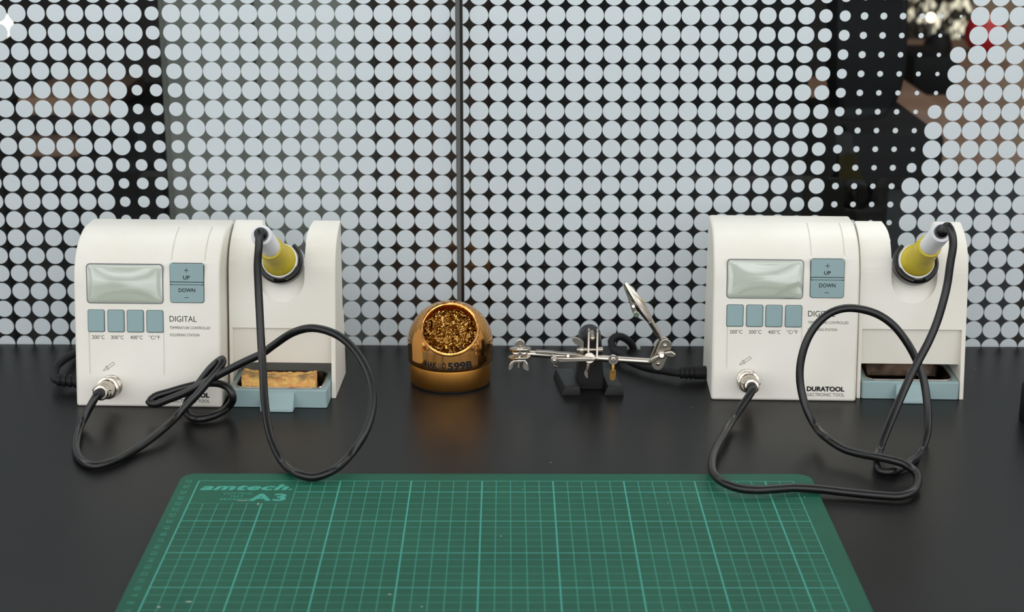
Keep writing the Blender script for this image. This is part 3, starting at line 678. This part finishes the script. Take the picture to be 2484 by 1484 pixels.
part('lettering', lt, INK, dome, ang=60, label='black printed lettering')

# ------------------------------------------------------------------ helping hands
hh = thing('helping_hands', (64, 1305, 0), 'nickel helping-hands clamp on black cast base beside the gold cleaner', 'helping hands')
bs_ = M()
def foot(xf0, xf1, xb0, xb1):
    f = [(xf0, 1283, 0), (xf1, 1283, 0), (xf1-1.4, 1283.6, 8.2), (xf0+3.6, 1283.6, 8.2)]
    b_ = [(xb0, 1330, 0), (xb1, 1330, 0), (xb1-1, 1329, 8.2), (xb0+2, 1329, 8.2)]
    return [f, b_]
def foots(*a):
    m = M(); f, b_ = foot(*a); n = 8; L = []
    for k in range(n+1): L.append([Vector(f[i]).lerp(Vector(b_[i]), k/n) for i in range(4)])
    return m.loft(L)
ft1 = foots(38.4, 54.9, 33, 50); ft2 = foots(73.3, 90.0, 70, 84)
# mirrored taper for the right-hand foot
for a_ in (ft1, ft2): part('foot', a_, CASTS, hh, world=True, bevel=.7)
post = M(); L = []
def arch(w0, w1, z0, z1, y, cxx):
    o = [(cxx-w0/2, y, z0), (cxx-w1/2-.6, y, z0+(z1-z0)*.45), (cxx-w1/2, y, z1-w1/2)]
    for k in range(1, 12): a_ = PI-PI*k/12; o.append((cxx+w1/2*math.cos(a_), y, z1-w1/2+w1/2*math.sin(a_)))
    o += [(cxx+w1/2, y, z1-w1/2), (cxx+w1/2+.6, y, z0+(z1-z0)*.45), (cxx+w0/2, y, z0)]
    return o
for y, e, tz_ in ((1299, 2.0, 43.5), (1300.5, 0, 45.5), (1312, 0, 48.5), (1322, 0, 49.5), (1324, 2, 48)):
    L.append(arch(24-e, 19-e, 0.5, tz_, y, 62.8))
# front leans back towards the top
post.loft(L).xf(lambda p: (p.x+noise.noise(p*.8)*.25, p.y+p.z*.14*(1 if p.y < 1311 else 0)+noise.noise(p*.6)*.3, p.z))
part('post', post, CAST, hh, world=True)
part('web', M().box(50, 76, 1300, 1324, .5, 7), CAST, hh, world=True, bevel=1)
def cyl(m, a, b_, r, r2=None, n=20): 
    a = Vector(a); b_ = Vector(b_); l = (b_-a).length; r2 = r if r2 is None else r2; bv = min(.3, r*.2)
    return m.lathe([(max(r-bv, .05), 0), (r, bv), (r2, l-bv), (max(r2-bv, .05), l)], a, b_-a, n)
def slab(m, px, Yd, th, curve=0):                          # outline measured at distance Yd, real thickness th
    P = [Py(u, v, Yd) for u, v in px]
    return m.loft([[p for p in P], [Vector((p.x, p.y+th, p.z)) for p in P]])
def disc(px, r, n=22): return [(px[0]+r*math.cos(2*PI*k/n), px[1]+r*math.sin(2*PI*k/n)) for k in range(n)]
def stadium(a, b_, r, n=10):
    ang = math.atan2(b_[1]-a[1], b_[0]-a[0]); o = []
    for k in range(n+1): t_ = ang-PI/2+PI*k/n; o.append((b_[0]+r*math.cos(t_), b_[1]+r*math.sin(t_)))
    for k in range(n+1): t_ = ang+PI/2+PI*k/n; o.append((a[0]+r*math.cos(t_), a[1]+r*math.sin(t_)))
    return o
YR = 1290
# long cross rod
part('cross_rod', cyl(M(), Py(1277, 857, YR), Py(1580, 877, YR), 2.75, n=28), CHROME, hh, world=True)
# centre joint: two side plates, balls, bolt, wing nut
cj = part('joint_plate', M(), CHROMER, hh)
def plate_yz(x, pts, th): return M().loft([[(x, y, z) for y, z in pts], [(x+th, y, z) for y, z in pts]])
def yz_stadium(a, b_, r): return [(y, z) for y, z in stadium(a, b_, r)]
bpy.data.objects.remove(cj)
ta = Py(1425, 812, 1294); tb_ = Py(1422, 866, YR)
for uu in (1426, 1447):
    xa = Py(uu, 812, 1294).x; xb = Py(uu-2, 866, YR).x
    m = plate_yz(0, yz_stadium((1298, ta.z), (1288.5, tb_.z), 4.2), 1.5)
    m.xf(lambda p: (p.x+xa+(xb-xa)*(ta.z-p.z)/(ta.z-tb_.z), p.y, p.z)); part('joint_plate', m, CHROMER, hh, world=True, bevel=.2)
part('joint_ball', M().sphere(Py(1437, 820, 1296), 3.0).lathe([(2.0, 0), (2.0, 10)], Py(1437, 818, 1298), (0, 1, .15), 16), CHROMER, hh, world=True)
part('joint_ball', M().sphere(Py(1436, 868, YR), 3.4), CHROMER, hh, world=True)
part('clamp_bolt', cyl(cyl(M(), Py(1399, 848, 1293), Py(1462, 848, 1293), 1.5), Py(1448, 848, 1293), Py(1463, 847, 1293), 2.1), CHROMER, hh, world=True)
def wing(center, d1, d2, th=1.4):
    m = M()
    return m
wn = M(); slab(wn, [(1410, 842), (1404, 838), (1395, 834), (1388, 826), (1389, 819), (1397, 818), (1408, 823), (1416, 830), (1416, 848), (1417, 855), (1413, 861), (1408, 858), (1409, 848)], 1291, 2.2)
slab(wn, [(1409, 857), (1402, 856), (1393, 855), (1387, 860), (1389, 866), (1400, 867), (1412, 865), (1416, 858)], 1291, 2.0)
cyl(wn, Py(1405, 848, 1292.5), Py(1416, 848, 1292.5), 3.2)
part('wing_nut', wn, CHROMER, hh, world=True, bevel=.35)
ws = cyl(M(), Py(1429, 877, 1287), Py(1424, 900, 1287), 1.6)
slab(ws, [(1421, 897), (1427, 896), (1426, 905), (1427, 915), (1424, 918), (1420, 914), (1417, 908), (1418, 902)], 1286, 2)
cyl(ws, Py(1430, 868, 1284), Py(1430, 868, 1294), 4.6)
part('wing_screw', ws, CHROMER, hh, world=True, bevel=.3)
# sliding collar in the middle of the rod
cl_ = M().lathe([(4.0, 0), (4.2, .5), (3.2, 3.4), (3.0, 6)], Py(1488, 873, 1285.5), (0, 1, 0), 32)
part('collar', cl_, CHROME, hh, world=True)
part('clamp_bolt', M().lathe([(1.4, -1.6), (1.9, -1.2), (1.9, 1)], Py(1488, 872, 1285.5), (0, 1, 0), 24), CHROME, hh, world=True)
ws = cyl(M(), Py(1487, 882, 1288), Py(1487, 903, 1287), 1.5)
slab(ws, stadium((1487, 903), (1486, 916), 7.5), 1286.2, 1.8); part('wing_screw', ws, BRASSEDGE, hh, world=True, bevel=.4, label='brassy wing screw of the middle collar')
# left joint: stacked horizontal plates
def hplate(u0, u1, v, Yd, th):
    a = Py(u0, v, Yd); b_ = Py(u1, v, Yd); r = 4.3; o = []
    for k in range(11): t_ = -PI/2+PI*k/10; o.append((b_.x-r+r*math.cos(t_), Yd+r*math.sin(t_)))
    for k in range(11): t_ = PI/2+PI*k/10; o.append((a.x+r+r*math.cos(t_), Yd+r*math.sin(t_)))
    zz = (a.z+b_.z)/2
    return M().loft([[(x, y, zz-th/2+(x-a.x)*.02) for x, y in o], [(x, y, zz+th/2+(x-a.x)*.02) for x, y in o]])
for u0, u1, v in ((1236, 1288, 846.5), (1233, 1287, 866.5)):
    part('joint_plate', hplate(u0, u1, v, 1287, 1.5), CHROME, hh, world=True, bevel=.2)
    part('joint_plate', hplate(u0-.4, (u0+u1)/2-2, v+.2, 1286.6, 1.4), BRASSEDGE, hh, world=True, bevel=.2, label='brassy worn half of the plate')
for u_ in (1251, 1271): part('joint_ball', M().sphere(Py(u_, 857, 1287), 3.0), CHROME, hh, world=True)
part('clamp_bolt', cyl(M(), Py(1262, 838, 1286), Py(1258, 892, 1286), 1.35), CHROME, hh, world=True)
part('bolt_head', slab(M(), disc((1261.5, 835.5), 12.2), 1285.5, 1.8), CHROME, hh, world=True, bevel=.5)
wn = M()
slab(wn, [(1247, 873), (1252, 878), (1246, 885), (1245, 893), (1238, 900), (1232, 899), (1233, 890), (1238, 880)], 1284.5, 2.2)
slab(wn, [(1245, 874), (1268, 873), (1268, 879), (1262, 881), (1252, 881), (1246, 879)], 1284.5, 5)
slab(wn, [(1266, 873), (1274, 873), (1281, 883), (1285, 900), (1277, 901), (1269, 896), (1267, 888), (1269, 880)], 1284.5, 2.2)
part('wing_nut', wn, CHROME, hh, world=True, bevel=.6)
# lying crocodile clip along the rod
c1 = part('clip_jaw', slab(M(), [(1299, 852), (1316, 852), (1340, 853.5), (1352, 856), (1375, 857), (1395, 859), (1440, 868), (1440, 871), (1400, 867), (1380, 865), (1365, 861), (1345, 857.5), (1338, 862), (1325, 860.5), (1300, 858)], 1283.5, 5), CHROMER, hh, world=True, bevel=.4)
part('clip_rivet', cyl(M(), Py(1378, 863, 1283), Py(1378, 863, 1289), 1.4), CHROME, c1, world=True)
lv = M(); slab(lv, [(1339, 868)]+[(1344+9.5*math.cos(t_), 873+9.5*math.sin(t_)) for t_ in [math.radians(a_) for a_ in range(-130, -400, -20)]]+[(1352, 868.5), (1440, 868.5), (1440, 876), (1400, 878), (1356, 879.5), (1350, 881)][::1], 1282, 4)
lv = M(); slab(lv, [(1353, 867.5), (1380, 868.2), (1439, 869), (1442, 871), (1442, 874), (1438, 876.5), (1400, 878), (1354, 879.5)], 1281.5, 4.5); slab(lv, disc((1344.5, 873.3), 9.3), 1281.3, 3)
c2 = part('clip_lever', lv, CHROME, hh, world=True, bevel=.9)
part('clip_rivet', M().sphere(Py(1344.5, 874, 1281), 1.7), CHROME, c2, world=True)
# right joint: two elongated plates with ball ends and a wing nut
part('joint_plate', slab(M(), stadium((1614.5, 838), (1596, 883), 15.5), 1284, 1.6), CHROMER, hh, world=True, bevel=.5)
part('joint_plate', slab(M(), stadium((1609, 832), (1590, 876), 15.5), 1294, 1.6), CHROMER, hh, world=True, bevel=.5)
for px in ((1612, 836), (1595, 880)): part('joint_ball', M().sphere(Py(px[0], px[1], 1289.5), 4.2).sphere(Py(px[0]+1, px[1]+1.5, 1284), 1.8), CHROME, hh, world=True)
wn = M(); slab(wn, stadium((1606, 862), (1604, 862), 9.5), 1281, 2.8)
slab(wn, [(1612, 855), (1620, 853), (1630, 852), (1639, 858), (1640, 864), (1633, 869), (1624, 868), (1613, 864)], 1279.5, 2.6)
slab(wn, [(1600, 868), (1594, 874), (1586, 881), (1577, 882), (1574, 877), (1580, 869), (1590, 864), (1598, 861)], 1279.5, 2.6)
wnu = part('wing_nut', wn, CHROMER, hh, world=True, bevel=.9)
part('clamp_bolt', cyl(M(), Py(1605, 862, 1279), Py(1605, 861, 1296), 2.1), CHROME, wnu, world=True)
# upright crocodile clip
part('clip_shank', cyl(cyl(M(), Py(1612, 836, 1289), Py(1592, 803, 1287), 1.9), Py(1597, 810, 1287), Py(1577, 778, 1285), 2.6), CHROME, hh, world=True)
jw = M(); A = Py(1577, 778, 1285); B = Py(1516, 686, 1280)
dr = (B-A).normalized(); sd = Vector((1, 0, 0)); sd = (sd-dr*sd.dot(dr)).normalized(); fn = dr.cross(sd); SG = -1 if fn.y > 0 else 1
L = []
for t_, a_ in ((0, 2.6), (.08, 3.2), (.3, 4.1), (.5, 4.3), (.75, 3.1), (1.0, 1.5)):
    c = A.lerp(B, t_); q_ = [(1, .1), (.92, -.06), (-.2, -.95), (-.36, -.95), (-.95, -.1), (-.95, .12), (-.1, .8), (.1, .8)]
    L.append([c+sd*x*a_-fn*y*a_*SG for x, y in q_])
jaw = part('clip_jaw', jw.loft(L), CHROME, hh, world=True)
jl = M()
slab(jl, [(1510, 690), (1515, 694), (1519, 703), (1523, 707), (1524, 714), (1530, 722), (1533, 732), (1541, 738), (1543, 750), (1548, 757), (1549, 765), (1546, 770), (1540, 769), (1534, 757), (1528, 738), (1521, 717), (1514, 700)], 1281, 5)
jlo = part('clip_lever', jl, CHROMER, hh, world=True, bevel=.5)
part('clip_rivet', cyl(M(), Py(1536.5, 743, 1279.8), Py(1536.5, 743, 1288), 1.5), CHROME, jlo, world=True)
part('lever_disc', slab(M(), disc((1543.5, 763), 7.0), 1279.6, 1.2), CHROME, jlo, world=True, bevel=.3)
cc_ = Pz(2584, 1020, 0)
solo('container', M().lathe([(33, 0), (35, 1), (35, 26), (34, 28), (30, 28.5), (29, 27)], cc_, (0, 0, 1), 64), BLACKW, 'matt black round container cut off by the right edge of the photo', 'container', base=cc_)
# tiny solder snip on the table
solo('wire_offcut', M().tube([Pz(1343, 886, .4), Pz(1348, 888, .5), Pz(1353, 889, .4)], .35, 8), CHROME, 'tiny silver wire offcut lying on the table under the left clip', 'wire offcut', base=Pz(1348, 888, 0))

# ------------------------------------------------------------------ back room seen blurred through the glass
FZ = -750
def bx_at(u0, u1, vt, Yd, dep, zb=FZ, vb=None):
    a = Py(u0, vt, Yd); b_ = Py(u1, vt, Yd); z0 = zb if vb is None else Py(u0, vb, Yd).z
    return a.x, b_.x, Yd, Yd+dep, z0, a.z
# grey-green tall locker
x0, x1 = Py(400, 300, 1850).x, Py(852, 300, 1850).x
lk_ = thing('locker', ((x0+x1)/2, 1850, FZ), 'tall grey-green locker standing behind the left pane', 'locker')
part('body', M().box(x0, x1, 1850, 2250, FZ, 1100), GREYG, lk_, world=True)
part('door', M().box(x0+8, (x0+x1)/2-2, 1842, 1850, FZ+60, 1080), GREYG, lk_, world=True)
part('door', M().box((x0+x1)/2+2, x1-8, 1842, 1850, FZ+60, 1080), GREYG, lk_, world=True)
# brown cupboard
x0, x1 = Py(846, 300, 2270).x, Py(1188, 300, 2270).x
cb_ = thing('cupboard', ((x0+x1)/2, 2270, FZ), 'dark brown wooden cupboard behind the central seam of the glass', 'cupboard')
part('body', M().box(x0, x1, 2270, 2650, FZ, 900), BROWN, cb_, world=True)
part('door', M().box(x0+6, (x0+x1)/2-2, 2260, 2270, FZ+50, 890), BROWN, cb_, world=True)
part('door', M().box((x0+x1)/2+2, x1-6, 2260, 2270, FZ+50, 890), BROWN, cb_, world=True)
# black rack with boxes on the left
x0, x1 = Py(-60, 300, 2300).x, Py(385, 300, 2300).x
rk = thing('rack', ((x0+x1)/2, 2300, FZ), 'low black rack behind the left pane carrying a cardboard box', 'rack')
zt = Py(200, 292, 2300).z; zm = Py(200, 392, 2300).z
for z in (zt, zm): part('shelf', M().box(x0, x1, 2300, 2650, z-14, z), BLACKW, rk, world=True)
for xx in (x0, x1-30):
    for yy in (2300, 2620): part('post', M().box(xx, xx+30, yy, yy+30, FZ, zt-14), BLACKW, rk, world=True)
part('panel', M().box(x0+30, x1-30, 2630, 2640, FZ, zt-14), BLACKW, rk, world=True)
bx0 = Py(42, 236, 2340); bx1 = Py(270, 236, 2340)
solo('cardboard_box', M().box(bx0.x, bx1.x, 2340, 2560, zt, bx0.z), CARTON, 'pale brown cardboard box on top of the black rack', 'box', base=((bx0.x+bx1.x)/2, 2450, zt), bevel=4)
bx0 = Py(52, 325, 2330); bx1 = Py(190, 325, 2330)
solo('cardboard_box', M().box(bx0.x, bx1.x, 2330, 2520, zm, bx0.z), CARTON, 'small brown carton on the lower shelf of the black rack', 'box', base=((bx0.x+bx1.x)/2, 2425, zm), bevel=4)
# black cabinet behind the clear part of the right pane
x0 = Py(1240, 300, 2050).x; x1 = Py(1955, 300, 2050).x
bc = thing('cabinet', ((x0+x1)/2, 2050, FZ), 'wide matt black cabinet behind the dense dots of the right pane', 'cabinet')
part('body', M().box(x0, x1, 2050, 2450, FZ, 800), BLACKW, bc, world=True)
# office chair: dark silhouette
ch = thing('office_chair', (Py(2110, 300, 2000).x, 2000, FZ), 'black high-backed office chair seen through the clear glass', 'chair')
bk = M(); P = [Py(u, v, 2000) for u, v in ((2030, -40), (2206, -40), (2205, 90), (2202, 165), (2190, 220), (2172, 265), (2150, 290), (2040, 300), (2025, 200))]
bk.loft([[Vector((p.x, p.y, p.z)) for p in P], [Vector((p.x, p.y+70, p.z)) for p in P]])
part('backrest', bk, BLACKW, ch, world=True, bevel=8)
p = Py(2040, 330, 2000); part('seat', M().box(p.x, p.x+130, 2010, 2300, p.z-70, p.z), mat('charcoal_fabric', (15, 15, 16), .95, spec=.1), ch, world=True, bevel=8)
part('pillar', M().box(p.x+45, p.x+85, 2100, 2140, FZ+60, p.z-70), BLACKW, ch, world=True)
part('foot_star', M().box(p.x-15, p.x+190, 2100, 2140, FZ, FZ+60).box(p.x+45, p.x+85, 1980, 2260, FZ, FZ+60), BLACKW, ch, world=True)
# beige desk with clutter
x0 = Py(2120, 300, 2500).x; x1 = Py(2520, 300, 2500).x; zt = Py(2200, 378, 2500).z
zt_desk = zt
ds = thing('desk', ((x0+x1)/2, 2500, FZ), 'beige-topped desk with dark slate front behind the right pane', 'desk')
part('desk_top', M().box(x0, x1, 2500, 3300, zt-22, zt), BEIGE, ds, world=True)
part('front_panel', M().box(x0+25, x1, 2560, 2580, FZ, zt-22), mat('slate_panel', (38, 40, 46), .6), ds, world=True)
part('side_panel', M().box(x0+25, x0+45, 2580, 3280, FZ, zt-22), BLACKW, ds, world=True)
part('handle', M().box(Py(2110, 420, 2545).x+40, Py(2147, 420, 2545).x+40, 2545, 2560, zt-60, zt-52), CHROMER, ds, world=True)
a = Py(2180, 290, 2620); c = Py(2340, 290, 2620)
solo('open_book', M().box(a.x, c.x, 2700, 3050, zt, zt+34), BEIGE, 'thick pale stack of boards lying on the beige desk', 'boards', base=((a.x+c.x)/2, 2860, zt), bevel=3)
bpy.data.objects['open_book'].name = 'board_stack'
a = Py(2205, 150, 3350); c = Py(2440, 150, 3350)
x0, x1 = a.x, c.x
cr = thing('crate', ((x0+x1)/2, 3350, FZ), 'tall light brown wooden crate standing behind the beige desk', 'crate')
part('body', M().box(x0, x1, 3350, 3700, FZ, a.z-18), BEIGE, cr, world=True); part('lid', M().box(x0-6, x1+6, 3344, 3706, a.z-18, a.z), CARTON, cr, world=True)
a = Py(2268, 92, 3380); c = Py(2322, 150, 3380)
solo('bag', M().sphere(((a.x+c.x)/2, 3450, (a.z+c.z)/2-4), (a.z-c.z)/2+6, sc=(1.0, .9, 1)), BLACKW, 'black bag lying on the wooden crate beside the red ball', 'bag', base=((a.x+c.x)/2, 3450, c.z))
ztop = Py(2205, 150, 3350).z; p = Py(2387, 104, 3480); rb = 48*3480/CF*1.02; p.z = ztop+rb
solo('ball', M().sphere(p, rb, 40), REDM, 'shiny red ball resting on the wooden crate', 'ball', base=(p.x, p.y, p.z-rb))
# added bumpy mirror panel, its patchy glints standing in for blurred lights
GLINT = mat('glint_mirror', (205, 190, 170), .12, 1)
t = GLINT.node_tree; b = t.nodes['Principled BSDF']; g = t.nodes.new('ShaderNodeTexCoord'); mp_ = t.nodes.new('ShaderNodeMapping'); mp_.inputs['Scale'].default_value = (22, 22, 9)
n = t.nodes.new('ShaderNodeTexNoise'); n.inputs['Scale'].default_value = 1; n.inputs['Detail'].default_value = 2; u = t.nodes.new('ShaderNodeBump'); u.inputs['Strength'].default_value = 1; u.inputs['Distance'].default_value = .05
t.links.new(g.outputs['Object'], mp_.inputs[0]); t.links.new(mp_.outputs[0], n.inputs['Vector']); t.links.new(n.outputs[0], u.inputs['Height']); t.links.new(u.outputs[0], b.inputs['Normal'])
a = Py(2200, -30, 4500); c = Py(2345, 175, 4500)
solo('added_glint_panel', M().box(a.x, c.x, 4500, 4506, FZ+2, a.z), GLINT, 'shiny bumpy panel added behind the crate for its patchy glints', 'added reflector', base=((a.x+c.x)/2, 4503, FZ+2))
a = Py(2236, 246, 3000); c = Py(2345, 246, 3000)
solo('black_box', M().box(a.x, c.x, 3080, 3260, zt_desk, zt_desk+70), BLACKW, 'black box lying on the beige desk behind the stack of boards', 'box', base=((a.x+c.x)/2, 3170, zt_desk), bevel=3)
# lamps far behind
def lampthing(u, v, Yd, r, lab):
    p = Py(u, v, Yd); t_ = thing('lamp', (p.x, p.y, FZ), lab, 'lamp')
    part('pole', M().lathe([(8, 60), (8, p.z-FZ-r)], (0, 0, 0), (0, 0, 1), 12), CHROMER, t_); part('foot', M().lathe([(110, 0), (110, 12), (20, 60)], (0, 0, 0), (0, 0, 1), 24), CHROMER, t_)
    part('bulb', M().sphere((0, 0, p.z-FZ), r), LAMPM, t_, label='glowing white bulb')
lampthing(2258, 42, 4300, 11, 'bright lamp in the back room over the wooden crate')
lampthing(2215, 95, 4650, 9, 'dimmer lamp nearest the edge of the black chair')
lampthing(-2, 62, 3300, 26, 'bright lamp at the far left behind the glass')
x0 = Py(2205, 60, 4600).x; x1 = Py(2345, 60, 4600).x
struct('wall_partition', M().box(x0-10, x1+400, 4700, 4760, FZ, 300), mat('tan_board', (168, 140, 118), .45, c2=(120, 98, 82), cscale=2.2))
